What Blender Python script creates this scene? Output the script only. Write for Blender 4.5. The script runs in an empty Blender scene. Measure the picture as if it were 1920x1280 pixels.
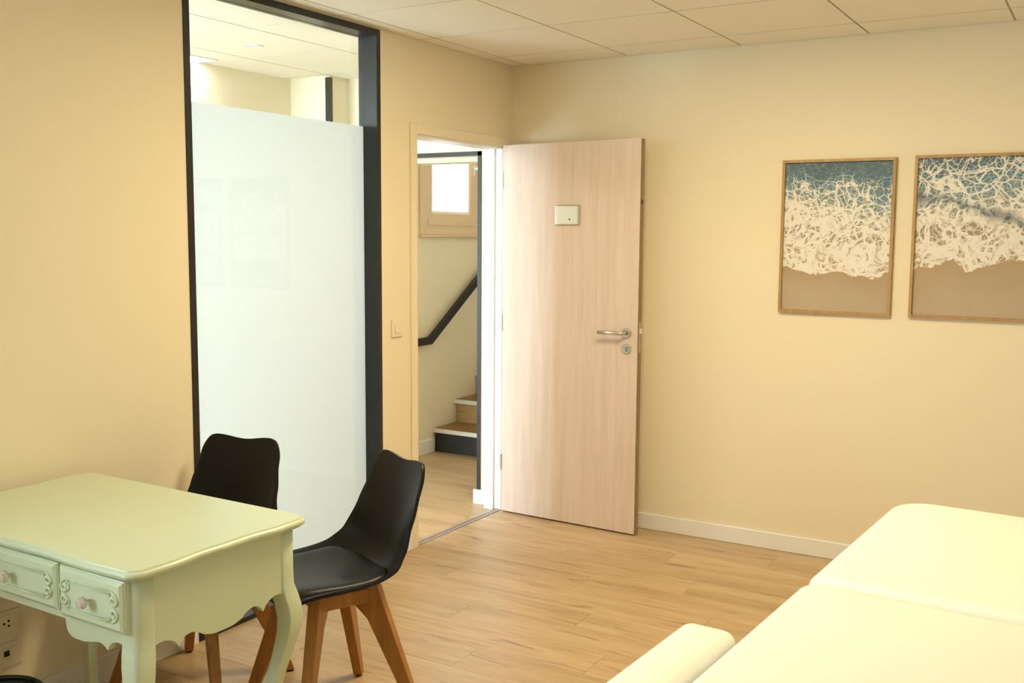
import bpy, bmesh, math, random
from mathutils import Vector, Matrix
random.seed(7)
SC = bpy.context.scene
COL = SC.collection
PI = math.pi

# ------------------------------------------------------------------ camera
CAM_YAW, CAM_PITCH, CAM_ROLL, F_PX = 0.5365, -0.1051, 0.0067, 1910.25
cd = bpy.data.cameras.new('camera')
cd.sensor_width = 36.0
cd.lens = F_PX / 1920.0 * 36.0
cd.clip_start = 0.02
cam = bpy.data.objects.new('camera', cd)
COL.objects.link(cam)
cy, sy, cp, sp = math.cos(CAM_YAW), math.sin(CAM_YAW), math.cos(CAM_PITCH), math.sin(CAM_PITCH)
Fv = Vector((-sy * cp, cy * cp, sp)); Rv = Vector((cy, sy, 0)); Uv = Rv.cross(Fv)
R2 = math.cos(CAM_ROLL) * Rv + math.sin(CAM_ROLL) * Uv
U2 = -math.sin(CAM_ROLL) * Rv + math.cos(CAM_ROLL) * Uv
M = Matrix((R2, U2, -Fv)).transposed().to_4x4()
M.translation = Vector((2.9355, -4.9252, 1.5557))
cam.matrix_world = M
SC.camera = cam

# ------------------------------------------------------------------ world, exposure
SKY_COLOR, SKY_STRENGTH = (0.74, 0.89, 1.0, 1), 24.0
ROOM_LED, ROOM_LED_COLOR = 49.0, (1.0, 0.79, 0.46, 1)
HALL_LED, HALL_LED_COLOR = 28.0, (0.97, 0.97, 1.0, 1)
w = bpy.data.worlds.new('sky'); SC.world = w
w.use_nodes = True
bg = w.node_tree.nodes['Background']
bg.inputs[0].default_value = SKY_COLOR
bg.inputs[1].default_value = SKY_STRENGTH
SC.view_settings.view_transform = 'Standard'
SC.view_settings.look = 'None'
SC.view_settings.gamma = 1.0
SC.view_settings.use_curve_mapping = False
SC.view_settings.exposure = 0.0
SC.cycles.use_light_tree = False
SC.cycles.max_bounces = 8
SC.cycles.diffuse_bounces = 5
SC.cycles.glossy_bounces = 3
SC.cycles.use_adaptive_sampling = True
SC.cycles.adaptive_threshold = 0.06
SC.cycles.transparent_max_bounces = 12
SC.cycles.caustics_reflective = False
SC.cycles.sample_clamp_indirect = 6.0
SC.cycles.use_denoising = True

# ------------------------------------------------------------------ materials
def nt_new(name):
    m = bpy.data.materials.new(name); m.use_nodes = True
    nt = m.node_tree
    return m, nt, nt.nodes['Principled BSDF']

def N(nt, kind, **kw):
    n = nt.nodes.new(kind)
    for k, v in kw.items():
        setattr(n, k, v)
    return n

def plain(name, col, rough=0.5, metal=0.0, bump=0.0, bscale=200.0, var=0.0, spec=None, coat=0.0):
    m, nt, b = nt_new(name)
    b.inputs['Base Color'].default_value = (*col, 1)
    b.inputs['Roughness'].default_value = rough
    b.inputs['Metallic'].default_value = metal
    if spec is not None: b.inputs['Specular IOR Level'].default_value = spec
    if coat: b.inputs['Coat Weight'].default_value = coat
    tc = N(nt, 'ShaderNodeTexCoord')
    no = N(nt, 'ShaderNodeTexNoise'); no.inputs['Scale'].default_value = bscale; no.inputs['Detail'].default_value = 3
    nt.links.new(tc.outputs['Object'], no.inputs['Vector'])
    if var:
        lo = N(nt, 'ShaderNodeTexNoise'); lo.inputs['Scale'].default_value = 2.5; lo.inputs['Detail'].default_value = 4
        nt.links.new(tc.outputs['Object'], lo.inputs['Vector'])
        mx = N(nt, 'ShaderNodeMix', data_type='RGBA')
        mx.inputs[6].default_value = (*[c * (1 - var) for c in col], 1)
        mx.inputs[7].default_value = (*[min(1, c * (1 + var)) for c in col], 1)
        nt.links.new(lo.outputs['Fac'], mx.inputs[0]); nt.links.new(mx.outputs[2], b.inputs['Base Color'])
    if bump:
        bp = N(nt, 'ShaderNodeBump'); bp.inputs['Strength'].default_value = bump; bp.inputs['Distance'].default_value = 0.002
        nt.links.new(no.outputs['Fac'], bp.inputs['Height']); nt.links.new(bp.outputs['Normal'], b.inputs['Normal'])
    return m

def wood(name, c_dark, c_mid, c_light, axis='X', scale=1.0, rough=0.45, per_object=True, streak=(0.2, 0.12, 0.05), streak_amt=0.0, fine=60.0):
    m, nt, b = nt_new(name)
    tc = N(nt, 'ShaderNodeTexCoord')
    oi = N(nt, 'ShaderNodeObjectInfo')
    mul = N(nt, 'ShaderNodeVectorMath', operation='SCALE'); mul.inputs[0].default_value = (13.1, 7.3, 4.7)
    nt.links.new(oi.outputs['Random'], mul.inputs['Scale'])
    add = N(nt, 'ShaderNodeVectorMath', operation='ADD')
    nt.links.new(tc.outputs['Object'], add.inputs[0])
    if per_object: nt.links.new(mul.outputs[0], add.inputs[1])
    st = {'X': (0.10, 1, 1), 'Y': (1, 0.10, 1), 'Z': (1, 1, 0.05)}[axis]
    mp = N(nt, 'ShaderNodeMapping'); mp.inputs['Scale'].default_value = tuple(s * scale for s in st)
    nt.links.new(add.outputs[0], mp.inputs['Vector'])
    n1 = N(nt, 'ShaderNodeTexNoise'); n1.inputs['Scale'].default_value = 9; n1.inputs['Detail'].default_value = 6; n1.inputs['Distortion'].default_value = 0.6
    n2 = N(nt, 'ShaderNodeTexNoise'); n2.inputs['Scale'].default_value = fine; n2.inputs['Detail'].default_value = 4
    nt.links.new(mp.outputs[0], n1.inputs['Vector']); nt.links.new(mp.outputs[0], n2.inputs['Vector'])
    ma = N(nt, 'ShaderNodeMath', operation='MULTIPLY_ADD'); ma.inputs[1].default_value = 0.35
    nt.links.new(n2.outputs['Fac'], ma.inputs[0]); 
    sc = N(nt, 'ShaderNodeMath', operation='MULTIPLY'); sc.inputs[1].default_value = 0.65
    nt.links.new(n1.outputs['Fac'], sc.inputs[0]); nt.links.new(sc.outputs[0], ma.inputs[2])
    rp = N(nt, 'ShaderNodeValToRGB')
    e = rp.color_ramp.elements
    e[0].position = 0.32; e[0].color = (*c_dark, 1); e[1].position = 0.68; e[1].color = (*c_light, 1)
    k = rp.color_ramp.elements.new(0.5); k.color = (*c_mid, 1)
    nt.links.new(ma.outputs[0], rp.inputs[0])
    out = rp.outputs[0]
    if streak_amt:
        n3 = N(nt, 'ShaderNodeTexNoise'); n3.inputs['Scale'].default_value = 24; n3.inputs['Detail'].default_value = 5; n3.inputs['Distortion'].default_value = 0.8
        mp3 = N(nt, 'ShaderNodeMapping'); mp3.inputs['Scale'].default_value = (0.16, 1.0, 1.0) if axis == 'X' else (1, 1, 0.16)
        nt.links.new(add.outputs[0], mp3.inputs['Vector']); nt.links.new(mp3.outputs[0], n3.inputs['Vector'])
        r3 = N(nt, 'ShaderNodeValToRGB'); r3.color_ramp.elements[0].position = 0.60; r3.color_ramp.elements[1].position = 0.74
        nt.links.new(n3.outputs['Fac'], r3.inputs[0])
        mm = N(nt, 'ShaderNodeMath', operation='MULTIPLY'); mm.inputs[1].default_value = streak_amt
        nt.links.new(r3.outputs[0], mm.inputs[0])
        mx = N(nt, 'ShaderNodeMix', data_type='RGBA'); mx.inputs[7].default_value = (*streak, 1)
        nt.links.new(mm.outputs[0], mx.inputs[0]); nt.links.new(out, mx.inputs[6])
        out = mx.outputs[2]
    if per_object:
        hv = N(nt, 'ShaderNodeHueSaturation')
        mr = N(nt, 'ShaderNodeMapRange'); mr.inputs['To Min'].default_value = 0.94; mr.inputs['To Max'].default_value = 1.05
        nt.links.new(oi.outputs['Random'], mr.inputs[0]); nt.links.new(mr.outputs[0], hv.inputs['Value'])
        nt.links.new(out, hv.inputs['Color']); out = hv.outputs[0]
    nt.links.new(out, b.inputs['Base Color'])
    b.inputs['Roughness'].default_value = rough
    bp = N(nt, 'ShaderNodeBump'); bp.inputs['Strength'].default_value = 0.08; bp.inputs['Distance'].default_value = 0.002
    nt.links.new(n2.outputs['Fac'], bp.inputs['Height']); nt.links.new(bp.outputs['Normal'], b.inputs['Normal'])
    return m

def emit(name, col, s):
    m = bpy.data.materials.new(name); m.use_nodes = True; nt = m.node_tree
    for n in list(nt.nodes): nt.nodes.remove(n)
    e = N(nt, 'ShaderNodeEmission'); e.inputs[0].default_value = col; e.inputs[1].default_value = s
    o = N(nt, 'ShaderNodeOutputMaterial'); nt.links.new(e.outputs[0], o.inputs[0])
    return m

def clear_glass(name, tint=(0.97, 0.99, 0.98), refl=1.0):
    m = bpy.data.materials.new(name); m.use_nodes = True; nt = m.node_tree
    for n in list(nt.nodes): nt.nodes.remove(n)
    t = N(nt, 'ShaderNodeBsdfTransparent'); t.inputs[0].default_value = (*tint, 1)
    g = N(nt, 'ShaderNodeBsdfGlossy'); g.inputs['Roughness'].default_value = 0.02
    lw = N(nt, 'ShaderNodeLayerWeight'); lw.inputs[0].default_value = 0.5
    fr = N(nt, 'ShaderNodeMath', operation='POWER'); fr.inputs[1].default_value = 5.0
    nt.links.new(lw.outputs['Facing'], fr.inputs[0])
    ml = N(nt, 'ShaderNodeMath', operation='MULTIPLY_ADD'); ml.inputs[1].default_value = 0.90 * refl; ml.inputs[2].default_value = 0.035 * refl
    mx = N(nt, 'ShaderNodeMixShader'); o = N(nt, 'ShaderNodeOutputMaterial')
    nt.links.new(fr.outputs[0], ml.inputs[0]); nt.links.new(ml.outputs[0], mx.inputs[0])
    nt.links.new(t.outputs[0], mx.inputs[1]); nt.links.new(g.outputs[0], mx.inputs[2]); nt.links.new(mx.outputs[0], o.inputs[0])
    return m

def frosted(name):
    m = bpy.data.materials.new(name); m.use_nodes = True; nt = m.node_tree
    for n in list(nt.nodes): nt.nodes.remove(n)
    t = N(nt, 'ShaderNodeBsdfTranslucent'); t.inputs[0].default_value = (0.45, 0.485, 0.525, 1)
    d = N(nt, 'ShaderNodeBsdfDiffuse'); d.inputs[0].default_value = (0.9, 0.92, 0.93, 1)
    mx = N(nt, 'ShaderNodeMixShader'); mx.inputs[0].default_value = 0.28
    o = N(nt, 'ShaderNodeOutputMaterial')
    nt.links.new(t.outputs[0], mx.inputs[1]); nt.links.new(d.outputs[0], mx.inputs[2]); nt.links.new(mx.outputs[0], o.inputs[0])
    return m

def sea_print(name, seed, shore, tilt, top_foam, streak):
    """aerial photograph of surf on sand, printed flat: sand below, foam lace, teal water above"""
    m, nt, b = nt_new(name)
    L = nt.links.new
    tc = N(nt, 'ShaderNodeTexCoord')
    off = N(nt, 'ShaderNodeVectorMath', operation='ADD'); off.inputs[1].default_value = (seed, 0, seed * 0.7)
    L(tc.outputs['Object'], off.inputs[0])
    warp = N(nt, 'ShaderNodeTexNoise'); warp.inputs['Scale'].default_value = 5; warp.inputs['Detail'].default_value = 4
    L(off.outputs[0], warp.inputs['Vector'])
    ws = N(nt, 'ShaderNodeVectorMath', operation='SUBTRACT'); ws.inputs[1].default_value = (.5, .5, .5); L(warp.outputs['Color'], ws.inputs[0])
    wm = N(nt, 'ShaderNodeVectorMath', operation='SCALE'); wm.inputs['Scale'].default_value = 0.16; L(ws.outputs[0], wm.inputs[0])
    wv = N(nt, 'ShaderNodeVectorMath', operation='ADD'); L(off.outputs[0], wv.inputs[0]); L(wm.outputs[0], wv.inputs[1])
    sep = N(nt, 'ShaderNodeSeparateXYZ'); L(tc.outputs['Object'], sep.inputs[0])
    sw = N(nt, 'ShaderNodeSeparateXYZ'); L(wm.outputs[0], sw.inputs[0])
    # v : 0 at the bottom of the print, 1 at its top, warped
    t1 = N(nt, 'ShaderNodeMath', operation='MULTIPLY_ADD'); t1.inputs[1].default_value = 1 / 0.70; t1.inputs[2].default_value = 0.5 - shore
    L(sep.outputs['Z'], t1.inputs[0])
    t2 = N(nt, 'ShaderNodeMath', operation='MULTIPLY_ADD'); t2.inputs[1].default_value = tilt; L(sep.outputs['X'], t2.inputs[0]); L(t1.outputs[0], t2.inputs[2])
    t3 = N(nt, 'ShaderNodeMath', operation='MULTIPLY_ADD'); t3.inputs[1].default_value = 2.4; L(sw.outputs['Z'], t3.inputs[0]); L(t2.outputs[0], t3.inputs[2])
    v = t3.outputs[0]
    base = N(nt, 'ShaderNodeValToRGB'); e = base.color_ramp.elements
    e[0].position = 0.0; e[0].color = (0.52, 0.42, 0.30, 1); e[1].position = 1.0; e[1].color = (0.08, 0.14, 0.19, 1)
    for p, c in ((0.22, (0.45, 0.32, 0.19)), (0.30, (0.40, 0.28, 0.17)), (0.46, (0.36, 0.29, 0.22)), (0.58, (0.22, 0.30, 0.29)), (0.70, (0.13, 0.27, 0.34)), (0.82, (0.06, 0.17, 0.25))):
        k = base.color_ramp.elements.new(p); k.color = (*c, 1)
    L(v, base.inputs[0])
    wid = N(nt, 'ShaderNodeValToRGB'); e = wid.color_ramp.elements
    e[0].position = 0.195; e[0].color = (0, 0, 0, 1); e[1].position = 1.0; e[1].color = (top_foam * .15,) * 3 + (1,)
    for p, g in ((0.212, .30), (0.25, .26), (0.30, .44), (0.36, .34), (0.41, .17), (0.47, .40), (0.54, .27), (0.64, .15), (0.76, .07 + top_foam * .22), (0.86, top_foam * .30)):
        k = wid.color_ramp.elements.new(p); k.color = (g, g, g, 1)
    L(v, wid.inputs[0])
    def lace(scale, mulw):
        vo = N(nt, 'ShaderNodeTexVoronoi', feature='DISTANCE_TO_EDGE'); vo.inputs['Scale'].default_value = scale
        L(wv.outputs[0], vo.inputs['Vector'])
        q = N(nt, 'ShaderNodeMath', operation='MULTIPLY'); q.inputs[1].default_value = mulw; L(wid.outputs[0], q.inputs[0])
        mr = N(nt, 'ShaderNodeMath', operation='SUBTRACT'); L(q.outputs[0], mr.inputs[0]); L(vo.outputs['Distance'], mr.inputs[1])
        s = N(nt, 'ShaderNodeMapRange', interpolation_type='SMOOTHSTEP'); s.inputs['From Min'].default_value = -0.01; s.inputs['From Max'].default_value = 0.035
        L(mr.outputs[0], s.inputs[0]); return s.outputs[0]
    a1, a2, a3 = (lace(8, 0.30), lace(21, 0.40), lace(55, 0.40)) if streak else (lace(13, 0.42), lace(30, 0.46), lace(62, 0.40))
    mxa = N(nt, 'ShaderNodeMath', operation='MAXIMUM'); L(a1, mxa.inputs[0]); L(a2, mxa.inputs[1])
    h = N(nt, 'ShaderNodeMath', operation='MULTIPLY'); h.inputs[1].default_value = 0.7; L(a3, h.inputs[0])
    mxb = N(nt, 'ShaderNodeMath', operation='MAXIMUM'); L(mxa.outputs[0], mxb.inputs[0]); L(h.outputs[0], mxb.inputs[1])
    col = base.outputs[0]
    if streak:      # a dark blue trough running down to the right
        d = N(nt, 'ShaderNodeMath', operation='MULTIPLY_ADD'); d.inputs[1].default_value = 0.63; L(sep.outputs['X'], d.inputs[0]); L(v, d.inputs[2])
        r = N(nt, 'ShaderNodeValToRGB'); e = r.color_ramp.elements
        e[0].position = 0.50; e[0].color = (0, 0, 0, 1); e[1].position = 0.60; e[1].color = (0, 0, 0, 1)
        k = r.color_ramp.elements.new(0.55); k.color = (1, 1, 1, 1)
        L(d.outputs[0], r.inputs[0])
        mk = N(nt, 'ShaderNodeMix', data_type='RGBA'); mk.inputs[7].default_value = (0.05, 0.09, 0.15, 1); L(r.outputs[0], mk.inputs[0]); L(col, mk.inputs[6]); col = mk.outputs[2]
    fm = mxb.outputs[0]
    if streak:
        inv = N(nt, 'ShaderNodeMath', operation='MULTIPLY_ADD'); inv.inputs[1].default_value = -0.75; inv.inputs[2].default_value = 1.0; L(r.outputs[0], inv.inputs[0])
        ff = N(nt, 'ShaderNodeMath', operation='MULTIPLY'); L(fm, ff.inputs[0]); L(inv.outputs[0], ff.inputs[1]); fm = ff.outputs[0]
    tn = N(nt, 'ShaderNodeTexNoise'); tn.inputs['Scale'].default_value = 26; tn.inputs['Detail'].default_value = 5; tn.inputs['Distortion'].default_value = 1.5
    L(wv.outputs[0], tn.inputs['Vector'])
    fc = N(nt, 'ShaderNodeValToRGB'); e = fc.color_ramp.elements
    e[0].position = 0.30; e[0].color = (0.62, 0.54, 0.44, 1); e[1].position = 0.47; e[1].color = (0.92, 0.90, 0.85, 1)
    L(tn.outputs['Fac'], fc.inputs[0])
    fin = N(nt, 'ShaderNodeMix', data_type='RGBA'); L(fc.outputs[0], fin.inputs[7])
    L(fm, fin.inputs[0]); L(col, fin.inputs[6])
    L(fin.outputs[2], b.inputs['Base Color']); b.inputs['Roughness'].default_value = 0.6
    return m

MT = {}
MT['wall'] = plain('cream wall paint', (0.83, 0.755, 0.59), 0.75, bump=0.05, bscale=350, spec=0.25)
MT['ceil'] = plain('ceiling tile', (0.91, 0.88, 0.80), 0.85, bump=0.15, bscale=500, spec=0.1)
MT['grid'] = plain('ceiling grid', (0.62, 0.57, 0.48), 0.6)
MT['joint'] = plain('tile edge', (0.66, 0.61, 0.52), 0.8)
MT['white'] = plain('white trim paint', (0.83, 0.835, 0.84), 0.45)
MT['black'] = plain('black steel', (0.012, 0.012, 0.014), 0.32)
MT['blackflat'] = plain('black riser paint', (0.02, 0.018, 0.017), 0.6)
MT['floor'] = wood('oak plank floor', (0.36, 0.25, 0.135), (0.49, 0.35, 0.20), (0.58, 0.44, 0.275), 'X', 1.0, 0.38, True, (0.16, 0.095, 0.045), 0.62)
MT['gap'] = plain('floor joint', (0.33, 0.22, 0.11), 0.7)
MT['door'] = wood('pale oak laminate', (0.64, 0.52, 0.455), (0.70, 0.58, 0.52), (0.75, 0.635, 0.575), 'Z', 3.0, 0.42, False, fine=40)
MT['edge'] = wood('door edge wood', (0.22, 0.155, 0.08), (0.28, 0.20, 0.105), (0.33, 0.24, 0.13), 'Z', 3.0, 0.5, False)
MT['steel'] = plain('brushed steel', (0.62, 0.60, 0.56), 0.28, metal=1.0)
MT['alu'] = plain('aluminium strip', (0.50, 0.49, 0.48), 0.42, metal=0.8)
MT['plate'] = plain('satin silver plate', (0.78, 0.84, 0.83), 0.3, metal=0.3)
MT['dark'] = plain('dark hole', (0.02, 0.015, 0.01), 0.6)
MT['desk'] = plain('celadon paint', (0.60, 0.685, 0.50), 0.32, bump=0.05, bscale=90, var=0.03)
MT['crystal'] = plain('cut crystal', (0.92, 0.84, 0.78), 0.05)
MT['crystal'].node_tree.nodes['Principled BSDF'].inputs['Transmission Weight'].default_value = 0.55
MT['shell'] = plain('black plastic shell', (0.0035, 0.0035, 0.004), 0.33, spec=0.28)
MT['pad'] = plain('black faux leather', (0.005, 0.005, 0.006), 0.40, bump=0.12, bscale=400, spec=0.35)
MT['leg'] = wood('amber beech', (0.26, 0.10, 0.015), (0.36, 0.15, 0.026), (0.44, 0.20, 0.04), 'Z', 2.0, 0.35, False)
MT['rubber'] = plain('black rubber foot', (0.015, 0.012, 0.01), 0.7)
MT['cream'] = plain('cream vinyl', (0.93, 0.93, 0.86), 0.45, bump=0.04, bscale=300)
MT['greym'] = plain('grey painted steel', (0.45, 0.45, 0.43), 0.4, metal=0.3)
MT['frame'] = wood('oak picture frame', (0.32, 0.19, 0.06), (0.42, 0.26, 0.095), (0.50, 0.33, 0.14), 'Z', 3.0, 0.45, True)
MT['winwood'] = plain('beige lacquered window', (0.72, 0.56, 0.40), 0.45)
MT['tread'] = wood('brown oak tread', (0.17, 0.085, 0.03), (0.24, 0.13, 0.045), (0.30, 0.17, 0.065), 'X', 1.5, 0.4, True)
MT['riser'] = wood('knotty oak riser', (0.30, 0.18, 0.07), (0.42, 0.26, 0.10), (0.50, 0.33, 0.15), 'X', 1.5, 0.45, True, (0.12, 0.06, 0.02), 0.6)
MT['nosing'] = plain('pale nosing strip', (0.72, 0.69, 0.60), 0.5)
MT['bin'] = plain('dark green plastic', (0.008, 0.020, 0.014), 0.4)
MT['plastic'] = plain('cream switch plastic', (0.82, 0.74, 0.60), 0.35)
MT['white_pl'] = plain('white window plastic', (0.85, 0.85, 0.84), 0.35)
MT['glass'] = clear_glass('clear pane')
MT['pglass'] = clear_glass('picture glass', (1, 1, 1), 1.0)
MT['film'] = frosted('frosted film')
MT['room_led'] = emit('room panel diffuser', ROOM_LED_COLOR, ROOM_LED)
MT['hall_led'] = emit('hall panel diffuser', HALL_LED_COLOR, HALL_LED)
MT['stair_fill_led'] = emit('added stair fill diffuser', ROOM_LED_COLOR, 8.5)  # glow of the added panel over the stairs
MT['spot'] = emit('downlight lens', (1, 0.97, 0.9, 1), 1.0)
MT['print_a'] = sea_print('surf print calm', 0.0, 0.085, 0.16, 0.10, False)
MT['print_b'] = sea_print('surf print rough', 3.7, 0.11, -0.16, 0.50, True)

# ------------------------------------------------------------------ mesh helpers
def obj(name, verts, faces, mat, parent=None, smooth=False):
    me = bpy.data.meshes.new(name)
    me.from_pydata([tuple(v) for v in verts], [], faces)
    me.validate()
    bm = bmesh.new(); bm.from_mesh(me); bmesh.ops.recalc_face_normals(bm, faces=bm.faces); bm.to_mesh(me); bm.free()
    me.materials.append(MT[mat] if isinstance(mat, str) else mat)
    if smooth:
        for p in me.polygons: p.use_smooth = True
    o = bpy.data.objects.new(name, me); COL.objects.link(o)
    if parent: o.parent = parent
    return o

def bm_obj(name, bm, mat, parent=None, smooth=False):
    bmesh.ops.recalc_face_normals(bm, faces=bm.faces)
    me = bpy.data.meshes.new(name); bm.to_mesh(me); bm.free()
    me.materials.append(MT[mat] if isinstance(mat, str) else mat)
    if smooth:
        for p in me.polygons: p.use_smooth = True
    o = bpy.data.objects.new(name, me); COL.objects.link(o)
    if parent: o.parent = parent
    return o

def add_box(bm, x0, x1, y0, y1, z0, z1, bev=0.0, seg=2):
    r = bmesh.ops.create_cube(bm, size=1.0)
    vs = r['verts']
    for v in vs:
        v.co = Vector((x0 + (v.co.x + .5) * (x1 - x0), y0 + (v.co.y + .5) * (y1 - y0), z0 + (v.co.z + .5) * (z1 - z0)))
    if bev:
        es = list({e for v in vs for e in v.link_edges})
        bmesh.ops.bevel(bm, geom=es, offset=bev, segments=seg, affect='EDGES', profile=0.5)

def box(name, x0, x1, y0, y1, z0, z1, mat, parent=None, bev=0.0, seg=2, smooth=False):
    bm = bmesh.new(); add_box(bm, x0, x1, y0, y1, z0, z1, bev, seg)
    return bm_obj(name, bm, mat, parent, smooth)

def boxes(name, lst, mat, parent=None, bev=0.0):
    bm = bmesh.new()
    for b in lst: add_box(bm, *b, bev=bev)
    return bm_obj(name, bm, mat, parent)

def prism(name, poly, a0, a1, axis, mat, parent=None, bev=0.0):
    """extrude a 2-D outline: axis 'y' -> outline is (x,z), axis 'x' -> (y,z), axis 'z' -> (x,y)"""
    f = {'y': lambda p, a: (p[0], a, p[1]), 'x': lambda p, a: (a, p[0], p[1]), 'z': lambda p, a: (p[0], p[1], a)}[axis]
    bm = bmesh.new()
    A = [bm.verts.new(f(p, a0)) for p in poly]; B = [bm.verts.new(f(p, a1)) for p in poly]
    n = len(poly)
    fa = bm.faces.new(A); fb = bm.faces.new(B)
    for i in range(n): bm.faces.new((A[i], A[(i + 1) % n], B[(i + 1) % n], B[i]))
    if bev:
        es = list({e for fc in (fa, fb) for e in fc.edges})
        bmesh.ops.bevel(bm, geom=es, offset=bev, segments=1, affect='EDGES')
    bmesh.ops.triangulate(bm, faces=[fc for fc in bm.faces if len(fc.verts) > 4])
    return bm_obj(name, bm, mat, parent)

def loft(name, rings, mat, parent=None, smooth=True, cap=True):
    n = len(rings[0]); V = [p for r in rings for p in r]; Fc = []
    for k in range(len(rings) - 1):
        for i in range(n):
            j = (i + 1) % n
            Fc.append((k * n + i, k * n + j, (k + 1) * n + j, (k + 1) * n + i))
    if cap:
        Fc.append(tuple(range(n))); Fc.append(tuple((len(rings) - 1) * n + i for i in range(n)))
    return obj(name, V, Fc, mat, parent, smooth)

def tube(path, r, seg=8):
    """rings along a polyline"""
    P = [Vector(p) for p in path]; rings = []
    prev = None
    for i, p in enumerate(P):
        t = (P[min(i + 1, len(P) - 1)] - P[max(i - 1, 0)]).normalized()
        a = prev if prev else (Vector((0, 0, 1)) if abs(t.z) < .9 else Vector((1, 0, 0)))
        b = t.cross(a).normalized(); a = b.cross(t).normalized(); prev = a
        rr = r[i] if isinstance(r, (list, tuple)) else r
        rings.append([p + (a * math.cos(q) + b * math.sin(q)) * rr for q in (2 * PI * k / seg for k in range(seg))])
    return rings

def add_rings(V, Fc, rings, cap=True):
    n = len(rings[0]); o = len(V)
    for r in rings: V.extend(r)
    for k in range(len(rings) - 1):
        for i in range(n):
            j = (i + 1) % n
            Fc.append((o + k * n + i, o + k * n + j, o + (k + 1) * n + j, o + (k + 1) * n + i))
    if cap:
        Fc.append(tuple(o + i for i in range(n))); Fc.append(tuple(o + (len(rings) - 1) * n + i for i in range(n)))

def disc(name, c, r, axis, d0, d1, mat, parent=None, seg=24, bev=0.0):
    """short cylinder, axis 'x','y','z' from d0 to d1"""
    rings = []
    prof = [(r - bev, d0), (r, d0 + (bev if d1 > d0 else -bev)), (r, d1 - (bev if d1 > d0 else -bev)), (r - bev, d1)] if bev else [(r, d0), (r, d1)]
    for rr, d in prof:
        ring = []
        for k in range(seg):
            a = 2 * PI * k / seg; u, v = rr * math.cos(a), rr * math.sin(a)
            ring.append({'x': (d, c[0] + u, c[1] + v), 'y': (c[0] + u, d, c[1] + v), 'z': (c[0] + u, c[1] + v, d)}[axis])
        rings.append(ring)
    return loft(name, rings, mat, parent, smooth=False)

def empty(name, loc=(0, 0, 0), rz=0.0):
    o = bpy.data.objects.new(name, None); COL.objects.link(o)
    o.location = loc; o.rotation_euler = (0, 0, rz); o.empty_display_size = 0.1
    return o

def tag(o, label, cat, group=None, kind=None):
    o['label'] = label
    if cat: o['category'] = cat
    if group: o['group'] = group
    if kind: o['kind'] = kind
    return o

def struct(o, label=None):
    o['kind'] = 'structure'
    if label: o['label'] = label
    return o

# ------------------------------------------------------------------ the room shell
H = 2.473                       # ceiling height
XR, YF = 4.0, -6.4              # right wall, wall behind the camera
T = 0.10                        # thickness of the wall to the hall
GY0, GY1, GZ1 = -2.312, -1.178, 2.466      # glazed opening in the left wall
DY0, DY1, DZ1 = -0.912, -0.095, 2.035      # door opening
WY0, WY1, WZ0, WZ1 = -5.60, -4.15, 0.95, 2.35   # window in the left wall, left of the picture's edge
PY = -0.055                     # hall partition plane towards the stairs
HX0, HY0 = -2.40, -3.90         # hall extents
SX = -1.22                      # wall beside the stairs
SY1, SZ1 = 3.6, 3.3             # stair hall extents

# floor: base slab + single planks
floor = struct(box('floor', HX0 - .1, XR + .1, YF - .1, SY1 + .1, -0.10, -0.006, 'gap'), 'pale oak plank floor running through room and hall')
PW, PL, G = 0.19, 1.22, 0.0007
plank_mesh = {}
def plank(x0, x1, y0, y1):
    key = (round(x1 - x0, 3), round(y1 - y0, 3))
    cx, cyy = (x0 + x1) / 2, (y0 + y1) / 2
    hx, hy = key[0] / 2 - G / 2, key[1] / 2 - G / 2
    if key in plank_mesh:
        o = bpy.data.objects.new('plank', plank_mesh[key]); COL.objects.link(o)
    else:
        b = 0.0007
        V = [(-hx, -hy, -.006), (hx, -hy, -.006), (hx, hy, -.006), (-hx, hy, -.006),
             (-hx, -hy, -b), (hx, -hy, -b), (hx, hy, -b), (-hx, hy, -b),
             (-hx + b, -hy + b, 0), (hx - b, -hy + b, 0), (hx - b, hy - b, 0), (-hx + b, hy - b, 0)]
        Fc = [(8, 9, 10, 11)]
        for lo, hi in ((0, 4), (4, 8)):
            for i in range(4): Fc.append((lo + i, lo + (i + 1) % 4, hi + (i + 1) % 4, hi + i))
        o = obj('plank', V, Fc, 'floor'); plank_mesh[key] = o.data
    o.location = (cx, cyy, 0); o.parent = floor
row = 0
y = 1.05
while y > -5.2:
    y0 = y - PW
    shift = [0.0, 0.47, 0.83, 0.22, 0.64][row % 5] * PL
    if y0 > -0.02: xa, xb = SX, -0.05
    elif y0 > -3.0: xa, xb = -1.5, XR
    else: xa, xb = 0.0, XR
    x = xa - shift
    while x < xb:
        a, b_ = max(x, xa), min(x + PL, xb)
        if b_ - a > 0.03: plank(a, b_, y0, y)
        x += PL
    y = y0; row += 1
# ground cover elsewhere (out of the photograph's reach)
boxes_rest = boxes('floor_covering', [(HX0, -1.5, HY0, 0, -.006, 0), (-1.5, 0, HY0, -3.0, -.006, 0), (0, XR, YF, y, -.006, 0), (SX, 0.0, 1.05, SY1, -.006, 0)], 'floor', floor)

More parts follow.
